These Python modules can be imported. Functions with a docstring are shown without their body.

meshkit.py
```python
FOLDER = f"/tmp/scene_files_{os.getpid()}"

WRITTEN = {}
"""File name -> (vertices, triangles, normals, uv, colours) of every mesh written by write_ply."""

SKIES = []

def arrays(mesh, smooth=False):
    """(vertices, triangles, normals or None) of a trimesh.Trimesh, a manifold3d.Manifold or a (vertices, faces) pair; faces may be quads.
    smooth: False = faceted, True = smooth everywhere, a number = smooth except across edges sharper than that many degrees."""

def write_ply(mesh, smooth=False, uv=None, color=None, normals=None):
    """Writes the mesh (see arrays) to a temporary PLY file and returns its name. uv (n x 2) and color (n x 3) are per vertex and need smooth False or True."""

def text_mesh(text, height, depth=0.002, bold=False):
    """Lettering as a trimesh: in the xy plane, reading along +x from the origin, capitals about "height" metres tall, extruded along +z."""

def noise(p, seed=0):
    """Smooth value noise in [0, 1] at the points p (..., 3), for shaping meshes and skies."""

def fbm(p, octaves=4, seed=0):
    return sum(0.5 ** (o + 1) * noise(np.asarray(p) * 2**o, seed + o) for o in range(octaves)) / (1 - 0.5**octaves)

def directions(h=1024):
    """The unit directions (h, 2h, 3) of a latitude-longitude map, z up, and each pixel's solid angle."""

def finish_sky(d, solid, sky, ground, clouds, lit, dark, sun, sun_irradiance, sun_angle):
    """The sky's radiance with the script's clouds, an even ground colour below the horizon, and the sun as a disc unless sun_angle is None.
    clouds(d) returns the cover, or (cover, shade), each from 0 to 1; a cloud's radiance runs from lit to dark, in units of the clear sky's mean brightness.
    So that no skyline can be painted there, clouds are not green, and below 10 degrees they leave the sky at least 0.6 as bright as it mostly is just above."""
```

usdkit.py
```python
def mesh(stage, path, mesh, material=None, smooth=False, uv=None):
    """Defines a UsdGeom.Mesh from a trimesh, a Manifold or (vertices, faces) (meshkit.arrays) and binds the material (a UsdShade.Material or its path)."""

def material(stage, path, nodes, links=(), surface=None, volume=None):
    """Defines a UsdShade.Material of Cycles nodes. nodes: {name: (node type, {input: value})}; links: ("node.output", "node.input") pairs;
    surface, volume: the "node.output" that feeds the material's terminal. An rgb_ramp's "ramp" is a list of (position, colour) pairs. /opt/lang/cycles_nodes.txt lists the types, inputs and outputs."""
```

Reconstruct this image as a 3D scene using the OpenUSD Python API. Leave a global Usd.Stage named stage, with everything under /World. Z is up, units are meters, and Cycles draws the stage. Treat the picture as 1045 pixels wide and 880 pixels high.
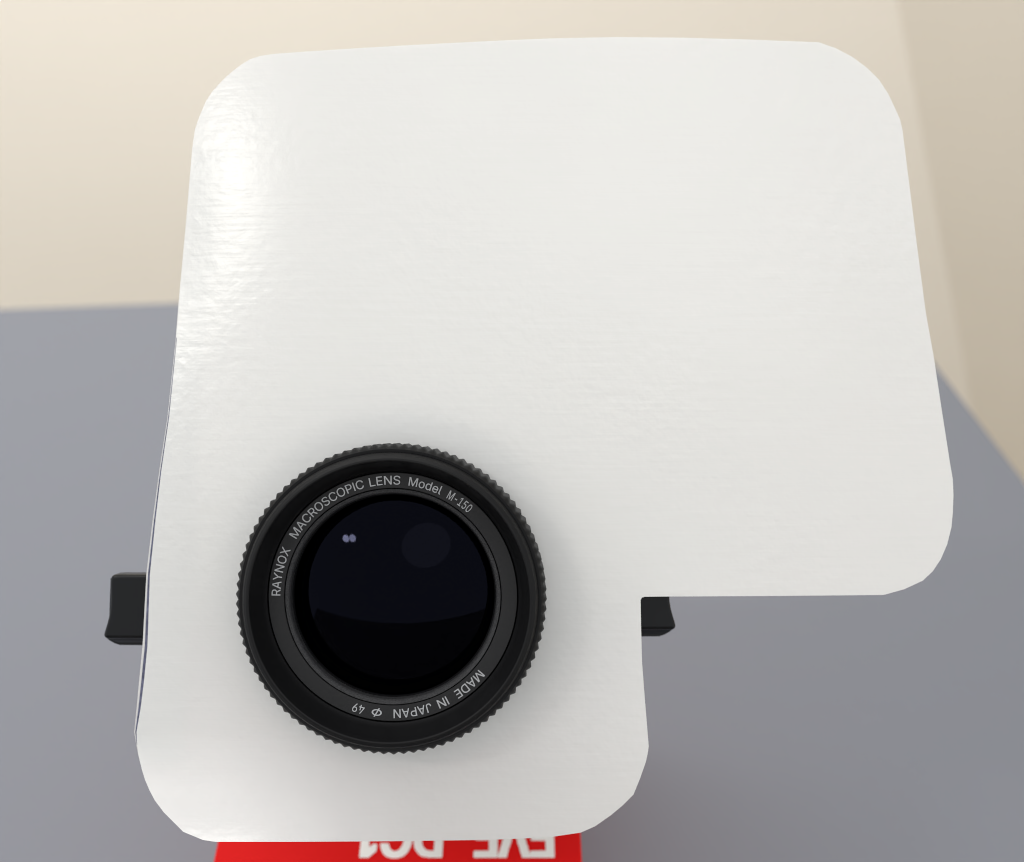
import math, numpy as np, trimesh, manifold3d as m3, usdkit, meshkit
from shapely.geometry import Polygon, Point
from shapely.ops import unary_union
from pxr import Usd, UsdGeom, UsdLux, UsdShade, Gf, Sdf

stage = Usd.Stage.CreateInMemory()
UsdGeom.SetStageUpAxis(stage, UsdGeom.Tokens.z)
UsdGeom.SetStageMetersPerUnit(stage, 1.0)
UsdGeom.Xform.Define(stage, '/World')
UsdGeom.Scope.Define(stage, '/World/Looks')

# ---------------------------------------------------------------- camera, light, exposure
PITCH = 45.0                       # looking down
F = 1000.0                         # focal length in photo pixels (photo is 1045 wide)
CU, CV = 522.5, 440.0
TABLE = 0.90                       # table top height
CAM = np.array([0, 0, TABLE + 0.41])
cam = UsdGeom.Camera.Define(stage, '/World/camera')
cam.AddTranslateOp().Set(Gf.Vec3d(*CAM))
cam.AddRotateXOp().Set(90.0 - PITCH)
cam.CreateHorizontalApertureAttr(36.0)
cam.CreateVerticalApertureAttr(36.0 * 862 / 1024)
cam.CreateFocalLengthAttr(36.0 * F / 1045)
cam.CreateClippingRangeAttr(Gf.Vec2f(0.01, 100))
cam.CreateFStopAttr(12.0)
cam.CreateFocusDistanceAttr(0.180)
cam.CreateExposureAttr(0.41)

ambient = usdkit.material(stage, '/World/Looks/room_ambient', {
    'b': ('background_shader', {'color': (0.96, 0.98, 1.0), 'strength': 0.92})}, surface='b.background')
dome = UsdLux.DomeLight.Define(stage, '/World/room_light')
UsdShade.MaterialBindingAPI.Apply(dome.GetPrim()).Bind(ambient)


def lamp(name, pos, target, w, h, power, color=(1, 0.97, 0.92)):
    """h = None: a round lamp of diameter w."""
    l = (UsdLux.RectLight if h else UsdLux.DiskLight).Define(stage, '/World/' + name)
    p, t = np.array(pos, float), np.array(target, float)
    z = (p - t) / np.linalg.norm(p - t)
    x = np.cross([0, 1, 0.001], z); x /= np.linalg.norm(x)
    y = np.cross(z, x)
    m = Gf.Matrix4d(*x, 0, *y, 0, *z, 0, *p, 1)
    l.AddTransformOp().Set(m)
    if h:
        l.CreateWidthAttr(w); l.CreateHeightAttr(h)
    else:
        l.CreateRadiusAttr(w / 2)
    l.CreateIntensityAttr(power); l.CreateNormalizeAttr(True)
    l.CreateColorAttr(Gf.Vec3f(*color))


LENS_AT = (-0.02, 0.12, TABLE + 0.14)
CEIL = CAM[2] + 1.45
lamp('ceiling_lamp', (0.38, -0.66, CEIL), (0.38, -0.659, 0), 0.90, None, 0.42)
lamp('left_lamp', (-1.14, -0.44, CEIL), (-1.14, -0.439, 0), 0.15, None, 0.66)
lamp('left_lamp_001', (-0.985, -0.45, CEIL), (-0.985, -0.449, 0), 0.15, None, 0.55)
lamp('added_wall_fill', (-0.35, 0.48, TABLE + 1.12), (-0.22, 1.20, TABLE + 0.45), 1.2, 0.4, 2.9)  # added unseen fill: brightens the wall and the back of the card

# ---------------------------------------------------------------- frames and helpers
cp, sp = math.cos(math.radians(PITCH)), math.sin(math.radians(PITCH))


def facing_to_world(p):
    """From the tilted frame of lens and card (x right, y up the card, z towards the viewer) to the room."""
    p = np.atleast_2d(np.asarray(p, float))
    x, y, z = p.T
    return np.stack([x, y * sp - z * cp, y * cp + z * sp], 1) + CAM


def ray(u, v):
    d = np.array([(u - CU) / F, -(v - CV) / F, -1.0])
    return facing_to_world(d)[0] - CAM


def on_z(u, v, z):
    d = ray(u, v)
    return CAM + d * ((z - CAM[2]) / d[2])


def on_y(u, v, y):
    d = ray(u, v)
    return CAM + d * ((y - CAM[1]) / d[1])


def tag(o, label=None, category=None, group=None, kind=None):
    prim = o.GetPrim() if hasattr(o, 'GetPrim') else o
    for k, v in (('label', label), ('category', category), ('group', group), ('kind', kind)):
        if v:
            prim.SetCustomDataByKey(k, v)
    return o


def thing(name, loc, label, category, tilt=0.0):
    x = UsdGeom.Xform.Define(stage, '/World/' + name)
    x.AddTranslateOp().Set(Gf.Vec3d(*map(float, loc)))
    if tilt:
        x.AddRotateXOp().Set(tilt)
    tag(x, label, category)
    return x


def part(parent, name, mesh, mat, smooth=35, label=None):
    base = str(parent.GetPath()) if not isinstance(parent, str) else parent
    path, k = f'{base}/{name}', 0
    while stage.GetPrimAtPath(path):
        k += 1
        path = f'{base}/{name}_{k:03d}'
    o = usdkit.mesh(stage, path, mesh, mat, smooth=smooth)
    o.CreateDoubleSidedAttr(True)
    if label:
        tag(o, label)
    return o


def mani(mesh):
    return m3.Manifold(m3.Mesh(np.asarray(mesh.vertices, np.float32), np.asarray(mesh.faces, np.uint32)))


def tri(man):
    m = man.to_mesh()
    return trimesh.Trimesh(m.vert_properties[:, :3], m.tri_verts, process=False)


def moved(mesh, d):
    m = mesh.copy(); m.apply_translation(d); return m


def round_box(x0, x1, y0, y1, z0, z1, r, n=16):
    s = m3.Manifold.sphere(r, n)
    return tri(m3.Manifold.batch_hull([s.translate((x, y, z)) for x in (x0 + r, x1 - r) for y in (y0 + r, y1 - r) for z in (z0 + r, z1 - r)]))


def extrude(poly, z0, z1):
    m = trimesh.creation.extrude_polygon(poly, z1 - z0, engine='earcut')
    m.apply_translation((0, 0, z0)); return m


def lathe(profile, n=192, closed=True):
    """profile: (radius, z) points, revolved about z."""
    p = list(profile) + ([profile[0]] if closed else [])
    m = trimesh.creation.revolve(np.array(p, float), sections=n)
    if m.is_volume is False:
        m.fix_normals()
    if m.volume < 0:
        m.invert()
    return m


def principled(name, color, rough=0.5, noise=None, bump=None, **extra):
    """noise: (scale, second colour, detail); bump: (scale, strength, distance)."""
    nodes = {'p': ('principled_bsdf', {'base_color': color, 'roughness': rough, **extra}), 'c': ('texture_coordinate', {})}
    links = []
    if noise:
        nodes['n'] = ('noise_texture', {'scale': noise[0], 'detail': noise[2]})
        nodes['r'] = ('rgb_ramp', {'ramp': [(0.3, color), (0.7, noise[1])]})
        links += [('c.object', 'n.vector'), ('n.fac', 'r.fac'), ('r.color', 'p.base_color')]
    if bump:
        nodes['bn'] = ('noise_texture', {'scale': bump[0], 'detail': 3.0})
        nodes['b'] = ('bump', {'strength': bump[1], 'distance': bump[2]})
        links += [('c.object', 'bn.vector'), ('bn.fac', 'b.height'), ('b.normal', 'p.normal')]
    return usdkit.material(stage, '/World/Looks/' + name, nodes, links, surface='p.BSDF')


# ---------------------------------------------------------------- materials
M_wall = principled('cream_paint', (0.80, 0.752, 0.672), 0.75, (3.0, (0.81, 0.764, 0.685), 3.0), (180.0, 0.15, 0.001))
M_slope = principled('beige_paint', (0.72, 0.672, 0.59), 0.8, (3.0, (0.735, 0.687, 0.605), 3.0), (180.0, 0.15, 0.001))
M_rear = principled('brown_panel', (0.38, 0.36, 0.34), 0.7, (5.0, (0.42, 0.40, 0.38), 3.0))
M_floor = principled('floor_grey', (0.62, 0.56, 0.47), 0.6, (8.0, (0.66, 0.60, 0.51), 4.0))
M_table = principled('grey_laminate', (0.157, 0.167, 0.195), 0.6, (900.0, (0.167, 0.177, 0.205), 2.0), (1400.0, 0.12, 0.0002))
M_leg = principled('leg_metal', (0.25, 0.25, 0.26), 0.4)
M_black = principled('black_anodised', (0.0036, 0.0036, 0.0040), 0.48, None, (5200.0, 0.10, 0.00006), specular_ior_level=0.17)
M_name = principled('black_matte', (0.010, 0.010, 0.0105), 0.66, (9000.0, (0.018, 0.018, 0.019), 2.0), (9000.0, 0.3, 0.00006), specular_ior_level=0.25)
M_rough = principled('stippled_black', (0.012, 0.012, 0.013), 0.5, (4200.0, (0.036, 0.036, 0.038), 2.0), (7000.0, 0.7, 0.0001), specular_ior_level=0.2)
M_inner = principled('flocked_black', (0.002, 0.002, 0.0026), 0.7, specular_ior_level=0.12)
M_print = principled('silver_print', (0.34, 0.345, 0.355), 0.55)
M_plastic = principled('black_plastic', (0.0038, 0.0042, 0.0052), 0.22, None, (4200.0, 0.08, 0.00006), specular_ior_level=0.18)
M_red = principled('red_board', (0.60, 0.004, 0.004), 0.6, (40.0, (0.64, 0.006, 0.006), 3.0), (900.0, 0.06, 0.0002), specular_ior_level=0.12)
M_boxwhite = principled('white_print', (0.78, 0.755, 0.72), 0.45)
M_edge = principled('edge_shade_blue', (0.045, 0.047, 0.085), 0.6, (900.0, (0.12, 0.125, 0.20), 3.0))  # shade of the card edge, put into the colour

M_glass = usdkit.material(stage, '/World/Looks/coated_glass', {
    'f': ('fresnel', {'IOR': 1.155}),
    'g': ('glossy_bsdf', {'color': (0.52, 0.56, 0.95), 'roughness': 0.03}),
    'r': ('transparent_bsdf', {'color': (0.045, 0.046, 0.060)}),
    'm': ('mix_closure', {})},
    [('f.fac', 'm.fac'), ('r.BSDF', 'm.closure1'), ('g.BSDF', 'm.closure2')], surface='m.closure')

M_card = usdkit.material(stage, '/World/Looks/satin_white_film', {
    'c': ('texture_coordinate', {}),
    # fine brushed streaks that run across the film
    'ms': ('mapping', {'scale': (55.0, 900.0, 300.0)}),
    'ns': ('noise_texture', {'scale': 1.0, 'detail': 3.0, 'roughness': 0.55}),
    # soft pebbles and dents
    'np': ('noise_texture', {'scale': 400.0, 'detail': 2.5, 'roughness': 0.5}),
    'mc': ('mapping', {'scale': (170.0, 260.0, 200.0)}),
    'nc': ('noise_texture', {'scale': 1.0, 'detail': 3.0, 'roughness': 0.6, 'distortion': 0.8}),
    # where dents, where streaks
    'nm': ('noise_texture', {'scale': 22.0, 'detail': 1.0}),
    'rm': ('map_range', {'from_min': 0.35, 'from_max': 0.65, 'to_min': 0.25, 'to_max': 1.0, 'clamp': True}),
    'w1': ('math', {'math_type': 'multiply', 'value2': 0.30}),
    'w2': ('math', {'math_type': 'multiply'}),
    'w3': ('math', {'math_type': 'multiply_add', 'value2': 0.7}),
    'w4': ('math', {'math_type': 'add'}),
    'b': ('bump', {'strength': 0.33, 'distance': 0.00045}),
    'cn': ('noise_texture', {'scale': 30.0, 'detail': 3.0}),
    'cr': ('rgb_ramp', {'ramp': [(0.3, (0.765, 0.770, 0.763)), (0.7, (0.780, 0.785, 0.777))]}),
    'p': ('principled_bsdf', {'roughness': 0.25, 'specular_ior_level': 0.75}),
    't': ('translucent_bsdf', {'color': (0.92, 0.895, 0.85)}),
    'm': ('mix_closure', {'fac': 0.37}),
    'sx': ('separate_xyz', {}),
    'xm': ('map_range', {'from_min': -0.010, 'from_max': -0.036, 'to_min': 0.12, 'to_max': 1.0, 'clamp': True}),
    'w5': ('math', {'math_type': 'multiply', 'value2': 0.55}),
    'w6': ('math', {'math_type': 'multiply'})},
    [('c.object', 'sx.vector'), ('sx.x', 'xm.value'), ('xm.result', 'w5.value1'), ('nc.fac', 'w6.value1'), ('w5.value', 'w6.value2'), ('c.object', 'ms.vector'), ('ms.vector', 'ns.vector'), ('c.object', 'np.vector'), ('c.object', 'mc.vector'), ('mc.vector', 'nc.vector'),
     ('c.object', 'nm.vector'), ('nm.fac', 'rm.value'),
     ('ns.fac', 'w1.value1'), ('np.fac', 'w2.value1'), ('rm.result', 'w2.value2'),
     ('w6.value', 'w3.value1'), ('w1.value', 'w3.value3'), ('w3.value', 'w4.value1'), ('w2.value', 'w4.value2'), ('w4.value', 'b.height'),
     ('b.normal', 'p.normal'), ('c.object', 'cn.vector'), ('cn.fac', 'cr.fac'), ('cr.color', 'p.base_color'),
     ('p.BSDF', 'm.closure1'), ('t.BSDF', 'm.closure2')], surface='m.closure')

# ---------------------------------------------------------------- the room
WALL_Y = 1.20
a, b = on_y(915.5, 0, WALL_Y), on_y(990, 407, WALL_Y)
slope = (b - a) / (b[2] - a[2])                     # along the line where the two walls meet, per metre of height
top_z, bot_z = 1.9, -0.02
p_top, p_bot = a + slope * (top_z - a[2]), a + slope * (bot_z - a[2])
L = -3.0
wall = trimesh.Trimesh([[L, WALL_Y, bot_z], [p_bot[0], WALL_Y, bot_z], [p_top[0], WALL_Y, top_z], [L, WALL_Y, top_z],
                        [L, WALL_Y + .1, bot_z], [p_bot[0], WALL_Y + .1, bot_z], [p_top[0], WALL_Y + .1, top_z], [L, WALL_Y + .1, top_z]],
                       [[0, 1, 2], [0, 2, 3], [5, 4, 7], [5, 7, 6], [4, 0, 3], [4, 3, 7], [3, 2, 6], [3, 6, 7]], process=False)
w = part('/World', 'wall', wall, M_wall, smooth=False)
tag(w, 'plain cream wall behind the grey tabletop', kind='structure')
out = np.array([0.95, -1.0, 0.0]) * 1.1
back = np.array([0.04, 0.03, 0.0])
q = [p_bot, p_bot + out, p_top + out, p_top]
sw = trimesh.Trimesh(q + [x + np.array([.12, .12, 0]) for x in q],
                     [[0, 1, 2], [0, 2, 3], [5, 4, 7], [5, 7, 6], [1, 5, 6], [1, 6, 2], [3, 2, 6], [3, 6, 7]], process=False)
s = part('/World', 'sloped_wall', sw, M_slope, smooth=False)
tag(s, 'darker beige sloping wall at the right, meeting the cream wall', kind='structure')
rw = trimesh.creation.box((5.0, 0.1, 1.95)); rw.apply_translation((0, -1.95, 0.975))
tag(part('/World', 'rear_wall', rw, M_rear, smooth=False), 'plain grey-brown wall on the far side of the room', kind='structure')
fl = trimesh.creation.box((7, 6, 0.05)); fl.apply_translation((0, 0, -0.025))
tag(part('/World', 'floor', fl, M_floor, smooth=False), 'plain floor under the table', kind='structure')

# table: grey top with its far edge and its right-hand edge in view
far_a, far_b = on_z(0, 315, TABLE)[:2], on_z(180, 308.5, TABLE)[:2]
rt_a, rt_b = on_z(955, 371, TABLE)[:2], on_z(1045, 489, TABLE)[:2]
df, dr = (far_b - far_a), (rt_b - rt_a)
tt = np.linalg.solve(np.array([df, -dr]).T, rt_a - far_a)
corner = far_a + df * tt[0]
left_far = corner - df / np.linalg.norm(df) * 1.15
right_near = corner + dr / np.linalg.norm(dr) * 0.85
left_near = np.array([left_far[0] + 0.05, right_near[1]])
top_poly = Polygon([left_far, left_near, right_near, corner]).buffer(-0.012).buffer(0.012, 12)
table = thing('table', (*np.array(top_poly.centroid.coords[0]), 0), 'matte blue-grey table whose bare top fills the lower picture', 'table')
tb = np.array([*top_poly.centroid.coords[0], 0])
tp = mani(extrude(top_poly, TABLE - 0.030, TABLE - 0.0012))
tp2 = mani(extrude(top_poly.buffer(-0.0012), TABLE - 0.002, TABLE))
part(table, 'tabletop', moved(tri(m3.Manifold.batch_hull([tp, tp2])), -tb), M_table, smooth=25)
for (x, y) in list(top_poly.buffer(-0.06).minimum_rotated_rectangle.exterior.coords)[:4]:
    q = np.array([x, y]) * 0.92 + np.array(top_poly.centroid.coords[0]) * 0.08
    lg = trimesh.creation.cylinder(0.02, TABLE - 0.03, sections=20); lg.apply_translation((q[0], q[1], (TABLE - 0.03) / 2))
    part(table, 'leg', moved(lg, -tb), M_leg)

# ---------------------------------------------------------------- red accessory box lying on the table
BOX_TOP = CAM[2] - 0.243
e0, e1 = on_z(219.6, 868, BOX_TOP), on_z(593.6, 868, BOX_TOP)
bx0, bx1 = e0[0], e1[0]
by0, by1 = on_z(400, 965, BOX_TOP)[1], 0.222
bl = np.array([(bx0 + bx1) / 2, (by0 + by1) / 2, TABLE])
box = thing('product_box', bl, 'red cardboard product box with white lettering below the card', 'box')
part(box, 'carton', moved(round_box(bx0, bx1, by0, by1, TABLE, BOX_TOP, 0.0008, 8), -bl), M_red, smooth=30)
# lettering read from the far side: rotate 180 degrees
tx0, tx1 = on_z(361, 870, BOX_TOP), on_z(564.5, 870, BOX_TOP)
tops = on_z(450, 876.2, BOX_TOP)[1]
txt = meshkit.text_mesh('EVF-DC1', 0.010, 0.0001, bold=True)
lo, hi = txt.bounds
txt.apply_translation((-lo[0], -lo[1], 0))
cap = hi[1] - lo[1]
txt.apply_scale([(tx1[0] - tx0[0]) / (hi[0] - lo[0]), 0.0102 / cap, 1])
txt.vertices[:, :2] *= -1
txt.apply_translation((tx1[0], tops + 0.0102, BOX_TOP + 0.00002))
txt = trimesh.util.concatenate([txt, moved(txt, (0.00032, 0.0, 0.00003)), moved(txt, (-0.00032, 0.0, 0.00006))])
part(box, 'lettering', moved(txt, -bl), M_boxwhite, smooth=False)

# ---------------------------------------------------------------- the tilted things share this frame: origin on the lens axis at the card
DC = 0.187                                            # distance of the card along the viewing axis
RIM = 0.172                                           # distance of the front rim of the lens
AX = np.array([(397.2 - CU) / F * RIM, -(614.4 - CV) / F * RIM])
ORIGIN = facing_to_world([AX[0], AX[1], -DC])[0]
TILT = 90.0 - PITCH


def flat(u, v, depth):
    """A point of the tilted frame on the plane at this depth."""
    return np.array([(u - CU) / F * depth - AX[0], -(v - CV) / F * depth - AX[1], DC - depth])


# ---- hidden support: small camera standing on the box, the lens clipped to its front
camera_body = thing('compact_camera', ORIGIN, 'black compact camera hidden behind the white card', 'camera', TILT)
zb = DC - 0.245
body = round_box(-0.050, 0.050, -0.031, 0.031, DC - 0.2835, zb, 0.006)
part(camera_body, 'body', body, M_plastic)
part(camera_body, 'lens_barrel', lathe([(0.0, zb), (0.026, zb), (0.026, -0.0165), (0.0245, -0.0155), (0.0, -0.0155)], 96, False), M_black)
# the screen folded out as a prop, from the back of the body straight down to the box
u_back = facing_to_world([AX[0], AX[1] + 0.027, -0.2835])[0]
scr = round_box(-0.036, 0.036, u_back[1] - 0.001, u_back[1] + 0.004, BOX_TOP, u_back[2] + 0.002, 0.001, 8)
v = scr.vertices - np.array([-AX[0], 0, 0]) - ORIGIN
v = (scr.vertices + np.array([ORIGIN[0], 0, 0])) - ORIGIN
ca, sa = math.cos(math.radians(-TILT)), math.sin(math.radians(-TILT))
scr.vertices = np.stack([v[:, 0], ca * v[:, 1] - sa * v[:, 2], sa * v[:, 1] + ca * v[:, 2]], 1)
part(camera_body, 'flip_screen', scr, M_plastic)

def pillow(poly, z1, thick, rad, steps=6):
    """A slab with this outline whose front edge is rounded."""
    ring = poly.buffer(-rad).buffer(rad * 0.999, 16)
    n = 360
    pts = np.array([ring.exterior.interpolate(t, normalized=True).coords[0] for t in np.arange(n) / n])
    tan = np.roll(pts, -1, 0) - np.roll(pts, 1, 0)
    if ring.exterior.is_ccw is False:
        pts, tan = pts[::-1], -tan[::-1]
    nor = np.stack([-tan[:, 1], tan[:, 0]], 1) / np.linalg.norm(tan, axis=1, keepdims=True)
    rings = [np.c_[pts, np.full(n, z1 - thick)]]
    for k in range(steps + 1):
        t = k / steps * math.pi / 2
        rings.append(np.c_[pts + nor * rad * 0.97 * (1 - math.cos(t)), np.full(n, z1 - rad + rad * math.sin(t))])
    V = np.vstack(rings); Fc = []
    for k in range(len(rings) - 1):
        i = np.arange(n); j = (i + 1) % n
        Fc += [np.stack([k * n + i, k * n + j, (k + 1) * n + j], 1), np.stack([k * n + i, (k + 1) * n + j, (k + 1) * n + i], 1)]
    top = trimesh.creation.triangulate_polygon(Polygon(rings[-1][:, :2]), engine='earcut')
    base = (len(rings) - 1) * n
    from scipy.spatial import cKDTree
    idx = cKDTree(rings[-1][:, :2]).query(top[0])[1]
    Fc += [base + idx[top[1]], idx[top[1]][:, ::-1]]
    m = trimesh.Trimesh(V, np.vstack(Fc), process=False)
    m.fix_normals()
    if m.volume < 0:
        m.invert()
    return m


# ---- snap-on adapter with its two pinch tabs
adapter = thing('lens_adapter', ORIGIN, 'black plastic snap-on lens adapter whose pinch tabs stick out behind the card', 'lens adapter', TILT)
part(adapter, 'adapter_ring', lathe([(0.0265, -0.0020), (0.0340, -0.0020), (0.0350, -0.0028), (0.0350, -0.0125), (0.0325, -0.0135), (0.0265, -0.0135)]), M_plastic)
TD = 0.1935
MID = 397.5
tab_px = [(180, 587), (122, 586.6), (115.5, 586.9), (113, 588.4), (112.0, 591), (111.5, 596.6), (111.6, 603), (111.7, 610.6), (111.5, 617), (111.0, 623.6), (109.8, 631),
          (108.0, 637.6), (106.2, 643.5), (105.1, 647.4), (105.0, 649.4), (105.9, 651.3), (108.5, 652.6), (180, 652.8)]
rear_px = [(180, 640), (112, 640), (108, 650.5), (111.5, 653.6), (117, 656.6), (122.5, 658.4), (180, 658.8)]
lip_px = [(180, 640), (118, 640), (112, 651), (118, 653.9), (123, 655.6), (180, 655.8)]
for sgn in (1, -1):
    def poly(pts, depth, grow=0.0):
        return Polygon([flat(MID + sgn * (u - MID), vv, depth)[:2] for u, vv in pts]).buffer(grow)
    f0 = DC - TD
    if sgn == 1:
        front = left_front = mani(pillow(poly(tab_px, TD), f0, 0.0034, 0.0008))
    else:
        xm = flat(MID, 600, TD)[0]
        front = left_front.translate((-xm, 0, 0)).mirror((1, 0, 0)).translate((xm, 0, 0))
    cham = lambda pts, z, g: mani(extrude(poly(pts, TD - (z - f0)), z - 0.0002, z))
    lip = m3.Manifold.batch_hull([cham([(180, 644), (118, 644), (109, 651.0), (110, 651.6), (180, 651.6)], f0 - 0.0009, 0),
                                  cham([(180, 644), (120, 644), (112, 651.5), (121, 655.8), (180, 655.8)], f0 - 0.0022, 0)])
    rear = mani(extrude(poly(rear_px, TD + 0.0045), f0 - 0.0075, f0 - 0.0045))
    core = mani(extrude(poly([(180, 589), (116, 589), (114, 648), (180, 648)], TD + 0.004), f0 - 0.0060, f0 - 0.0025))
    arm_a, arm_b = flat(MID + sgn * (178 - MID), 592, TD), flat(MID + sgn * (235 - MID), 648, TD)
    arm = mani(trimesh.creation.box(bounds=np.array([np.minimum(arm_a, arm_b), np.maximum(arm_a, arm_b)]) + [[0, 0, -0.006], [0, 0, -0.001]]))
    tab = (front + lip + rear + core + arm).translate((0, 0 if sgn == 1 else 0.00175, 0))     # the adapter sits slightly turned
    part(adapter, 'pinch_tab', tri(tab), M_plastic, smooth=40)

# ---- the white diffuser card
card_px = [(196.6, 146), (199, 132), (203, 120.5), (209.8, 104.2), (216, 94.5), (223, 86.5), (231, 78.4), (238.5, 71.9), (247, 65.6), (255.7, 60.4), (266, 57.2), (278.7, 55.2),
           (313, 52.7), (370, 49), (428, 45.7), (500, 42), (560, 39.4), (629, 38), (700, 38.7), (759, 40.3), (835.6, 43.3), (853, 49.4), (870, 58.3), (885, 69.6), (896.8, 81.2), (906.5, 96),
           (914, 112), (918.5, 122), (921, 133), (929.4, 200), (937, 260), (944.7, 318.6), (952.5, 362), (961, 418), (969.5, 472.7), (972.3, 489), (973, 505.5), (972.4, 523), (971, 538),
           (966.5, 556), (960, 571), (952, 583), (941.8, 592.7), (923, 601.4), (901.8, 607.3), (800, 608.3), (683.6, 608.9), (658, 609.2), (655, 610), (653.8, 612.5), (654.2, 640), (655.2, 676), (658, 712.7),
           (660, 737), (662, 761.8), (661, 769), (659, 778), (653, 795), (646.5, 811), (635.5, 822), (623.6, 832), (607, 843.6), (592.7, 849.8), (560, 854.6), (500, 857.2), (400, 858.6),
           (300, 859.3), (220, 859.3), (207, 857.3), (187, 849), (167, 829), (158, 817), (152.7, 807), (148, 796), (144.7, 785.5), (141, 770), (138.6, 757), (137, 747), (139.5, 722), (142, 695), (145.5, 659), (149.4, 586),
           (156, 530), (162.7, 480), (171, 425.5), (179.2, 349), (183, 300), (189.5, 230)]
INSET = [(140, 0.3), (300, 0.6), (350, 1.0), (425, 1.6), (480, 2.0), (586, 3.6), (640, 5.0), (700, 5.0), (740, 3.4), (752, 1.6), (764, 0.4), (790, 0.0)]


def bend(u, v):
    """How far the flexible card leans back from the flat, in metres."""
    s = np.clip((560 - v) / 520, 0, None)
    k = np.clip((640 - v) / 420, 0, 1)
    l = np.clip((345 - u) / 190, 0, None) * (k * k * (3 - 2 * k))
    r = np.clip((u - 620) / 350, 0, None)
    q = np.clip((v - 740) / 120, 0, None)
    sm = lambda t: t * t * (3 - 2 * t)
    corner = np.clip((v - 745) / 100, 0, 1.2) ** 2 * sm(np.clip((460 - u) / 240, 0, 1))
    return -0.0066 * corner + 0.0040 * s ** 2 + 0.0050 * l ** 2 + 0.0025 * r ** 2 + 0.0012 * q ** 2


def card_layer(front, thick, inset, hole, extra=None):
    """front: how far its face lies behind the nominal card plane; outline in the frame of the lens."""
    pts = []
    for u, vv in card_px:
        if u < 200 and vv > 140:
            u = u + inset * np.interp(vv, [i[0] for i in INSET], [i[1] for i in INSET])
        pts.append((u, vv))
    pl = Polygon(pts)
    if extra is not None:
        pl = pl.intersection(extra)
    elif hole:
        c = ((AX[0]) / DC * F + CU, -(AX[1]) / DC * F + CV)
        pl = pl.difference(Point(c).buffer(hole / DC * F, 48))
    m = mani(extrude(pl, 0.0, thick * 1e4)).refine_to_length(9.0)

    def warp(p):
        p = np.asarray(p)
        u, vv, zz = p[:, 0], p[:, 1], p[:, 2] * 1e-4
        d = DC + front + bend(u, vv) + zz
        return np.stack([(u - CU) / F * d - AX[0], -(vv - CV) / F * d - AX[1], DC - d], 1)
    t = tri(m)
    t.vertices = warp(t.vertices)
    t.invert()
    if t.volume < 0:
        t.invert()
    return t


card = thing('diffuser_card', ORIGIN, 'glossy white plastic diffuser card with rounded corners and a notch at lower right', 'diffuser card', TILT)
part(card, 'front_sheet', card_layer(0.0, 0.00045, 1.0, 0.0262), M_card, smooth=40)
back_zone = Polygon([(100, 150), (232, 150), (205, 400), (190, 780), (100, 780)])
part(card, 'folded_edge', card_layer(0.0010, 0.0003, 0.0, 0, back_zone), M_card, smooth=40)
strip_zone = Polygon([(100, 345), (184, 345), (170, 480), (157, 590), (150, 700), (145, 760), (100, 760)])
part(card, 'edge_shade', card_layer(0.00052, 0.0004, 0.45, 0, strip_zone), M_edge, smooth=40, label='thin dark blue strip painted in for the shaded gap along the left edge')  # dark strip stands in for shade between the card layers

# ---- the macro lens
lens = thing('macro_lens', ORIGIN, 'round black close-up lens with knurled rim poking through the white card', 'lens', TILT)
ZR = DC - RIM                                         # height of the front rim over the card
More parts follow.
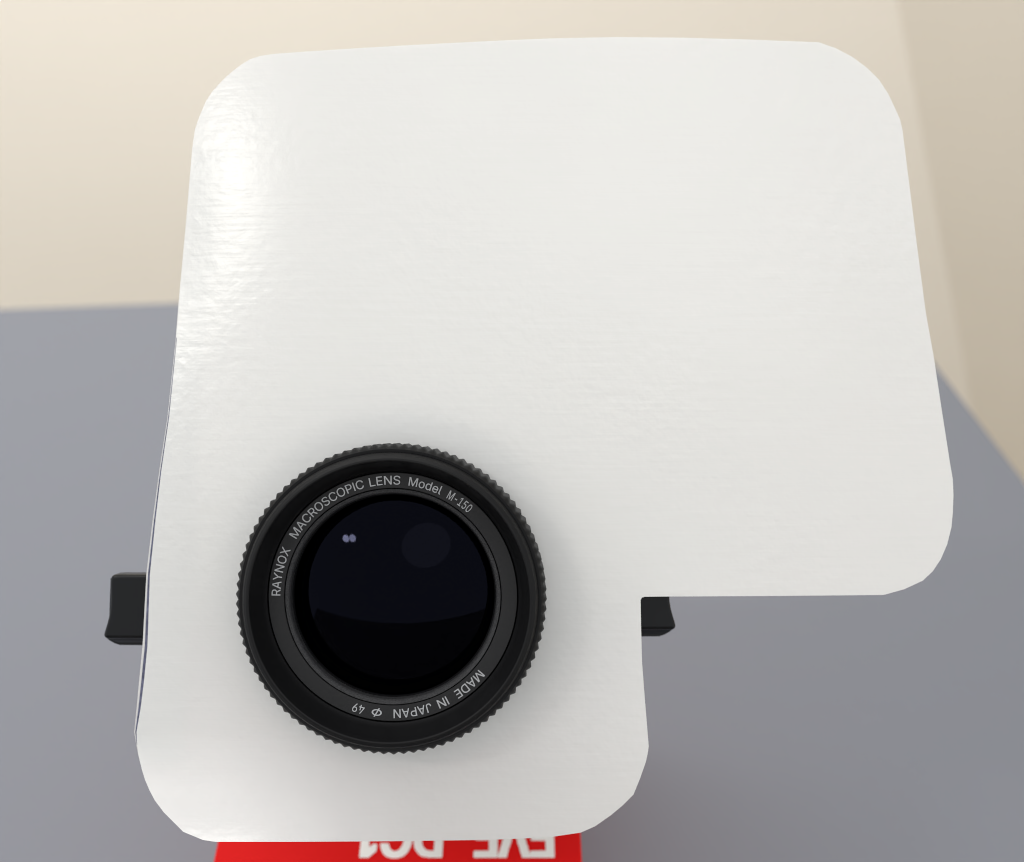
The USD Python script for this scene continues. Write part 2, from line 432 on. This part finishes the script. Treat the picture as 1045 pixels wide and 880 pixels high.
# knurled band, 96 teeth
N, SUB = 97, 6
R1, R0 = 0.02778, 0.02730
ang = np.arange(N * SUB) / (N * SUB) * 2 * math.pi
saw = np.abs(((np.arange(N * SUB) / SUB) % 1.0) - 0.5) * 2          # 0 in the valley, 1 on the crest
saw = np.clip(saw * 1.12, 0, 1)
rk = R0 + (R1 - R0) * saw


def loft(rings):
    n = len(rings[0]); V = np.vstack(rings); Fc = []
    for k in range(len(rings) - 1):
        i = np.arange(n); j = (i + 1) % n
        a_, b_, c_, d_ = k * n + i, k * n + j, (k + 1) * n + j, (k + 1) * n + i
        Fc += [np.stack([a_, b_, c_], 1), np.stack([a_, c_, d_], 1)]
    return trimesh.Trimesh(V, np.vstack(Fc), process=False)


def ring_at(r, z):
    r = np.broadcast_to(r, ang.shape)
    return np.stack([r * np.cos(ang), r * np.sin(ang), np.full_like(ang, z)], 1)


kn = loft([ring_at(0.0262, 0.0025), ring_at(np.minimum(rk, R0 + 0.0001), 0.0027), ring_at(rk, 0.0034), ring_at(rk, ZR - 0.0030), ring_at(R0 - 0.0002 + 0.4 * (rk - R0), ZR - 0.0022), ring_at(0.0268, ZR - 0.0017),
           ring_at(0.0262, ZR - 0.0018), ring_at(0.0262, 0.0025)])
part(lens, 'knurled_band', kn, M_black, smooth=22)
# barrel: outer wall, chamfered front rim, inner wall down to the name ring
barrel = lathe([(0.0200, -0.014), (0.0258, -0.014), (0.0258, 0.002), (0.0262, 0.002), (0.0262, ZR - 0.0016), (0.02615, ZR - 0.0012), (0.02570, ZR - 0.0004), (0.02520, ZR - 0.00005), (0.02490, ZR),
                (0.02470, ZR - 0.0001), (0.02452, ZR - 0.0005), (0.02440, ZR - 0.0010), (0.0235, ZR - 0.0042), (0.02275, ZR - 0.0052), (0.02265, ZR - 0.0060), (0.0220, ZR - 0.0064), (0.0203, ZR - 0.0064)], 256)
part(lens, 'barrel', barrel, M_black, smooth=24)
ZN = ZR - 0.0052


def wider(m, k=1.012):
    m.vertices = np.asarray(m.vertices) * [k, k, 1.0]
    return m


nr = lathe([(0.01945, ZN - 0.0009), (0.02222, ZN - 0.0009), (0.02222, ZN - 0.0001), (0.02215, ZN), (0.01952, ZN), (0.01945, ZN - 0.0001)], 256)
part(lens, 'name_ring', wider(nr), M_name, smooth=24)
ir = lathe([(0.01800, ZN - 0.0050), (0.01930, ZN - 0.0050), (0.01930, ZN - 0.00025), (0.01922, ZN - 0.00012), (0.01868, ZN - 0.00030), (0.01848, ZN - 0.0006), (0.01842, ZN - 0.0012), (0.01838, ZN - 0.0026)], 256)
part(lens, 'retaining_ring', wider(ir), M_rough, smooth=24)
seat = lathe([(0.01795, ZN - 0.0085), (0.01838, ZN - 0.0085), (0.01838, ZN - 0.0019), (0.01825, ZN - 0.0019), (0.01805, ZN - 0.0030), (0.01795, ZN - 0.0036)], 256)
part(lens, 'inner_barrel', wider(seat), M_inner, smooth=24)
# front element: convex front, nearly flat back
RG, RS = 0.0181, 0.0400
zc = ZN - 0.0024
sag = lambda r: math.sqrt(RS ** 2 - r ** 2) - math.sqrt(RS ** 2 - RG ** 2)
dome_grid = [(RG * k / 48, zc + sag(RG * k / 48)) for k in range(1, 49)]
n_s = 192
th_s = np.arange(n_s) / n_s * 2 * math.pi
V = [[0, 0, zc + sag(0)]] + [[rr * math.cos(t), rr * math.sin(t), z_] for rr, z_ in dome_grid for t in th_s]
Fa = [[0, 1 + k, 1 + (k + 1) % n_s] for k in range(n_s)]
for q_ in range(47):
    for k in range(n_s):
        a_, b_ = 1 + q_ * n_s + k, 1 + q_ * n_s + (k + 1) % n_s
        Fa += [[a_, a_ + n_s, b_ + n_s], [a_, b_ + n_s, b_]]
gl = trimesh.Trimesh(V, Fa, process=False)
part(lens, 'glass', wider(gl), M_glass, smooth=True)
part(lens, 'inner_floor', lathe([(0.0, -0.0120), (0.0199, -0.0120), (0.0199, -0.0132), (0.0, -0.0132)], 128, False), M_inner)


def bent(t, a0, a1, base, cap, z, depth):
    lo, hi = t.bounds
    x = (t.vertices[:, 0] - lo[0]) / (hi[0] - lo[0])
    th = np.radians(a0 + (a1 - a0) * x)
    r = base + t.vertices[:, 1]
    t.vertices = np.stack([r * np.cos(th), r * np.sin(th), z + t.vertices[:, 2] * depth], 1)
    return t


def arc_text(s, a0, a1, base, cap, z, depth=0.00006):
    """Bent lettering: a0, a1 = start and end angle in degrees (clockwise), base = baseline radius. Every I is a plain bar."""
    st, pieces, x = 0.17 * cap, [], 0.0
    run = ''
    def flush():
        nonlocal x, run
        if run:
            t = meshkit.text_mesh(run, cap, 1.0)
            lo, hi = t.bounds
            t.apply_translation((x - lo[0], 0, 0)); pieces.append(t)
            x += hi[0] - lo[0] + 0.17 * cap
            run = ''
    for ch in s:
        if ch == 'I':
            flush()
            b = trimesh.creation.box(bounds=[[x, 0, 0], [x + 0.13 * cap, cap, 1.0]]); pieces.append(b)
            x += 0.13 * cap + 0.19 * cap
        elif ch == '\u03d5':
            ring = Point(0, 0).buffer(1, 24)
            ring = ring.difference(Point(0, 0).buffer(0.70, 24))
            ring = Polygon(ring.exterior.coords, [i.coords for i in ring.interiors])
            bar = Polygon([(-0.52, -1.35), (-0.26, -1.35), (0.52, 1.35), (0.26, 1.35)])
            t = extrude(unary_union([ring, bar]), 0, 1.0)
            t.apply_scale([0.36 * cap, 0.38 * cap, 1]); t.apply_translation((0, 0.48 * cap, 0))
            pieces.append(t)
        else:
            run += ch
    flush()
    return bent(trimesh.util.concatenate(pieces), a0, a1, base, cap, z, depth)


BASE, CAP, ZT = 0.02010, 0.00155, ZN + 0.00001
for s, a0, a1 in (('RAYNOX', 179.3, 155.3), ('MACROSCOPIC', 149.0, 104.6), ('LENS', 101.6, 86.3), ('Model', 82.0, 65.3), ('M-150', 61.6, 48.3),
                  ('MADE', -40.4, -57.2), ('IN', -62.0, -67.2), ('JAPAN', -70.6, -89.6), ('\u03d5', -95.4, -100.4), ('49', -104.2, -110.0)):
    part(lens, 'lettering', wider(arc_text(s, a0, a1, BASE, CAP, ZT)), M_print, smooth=False)
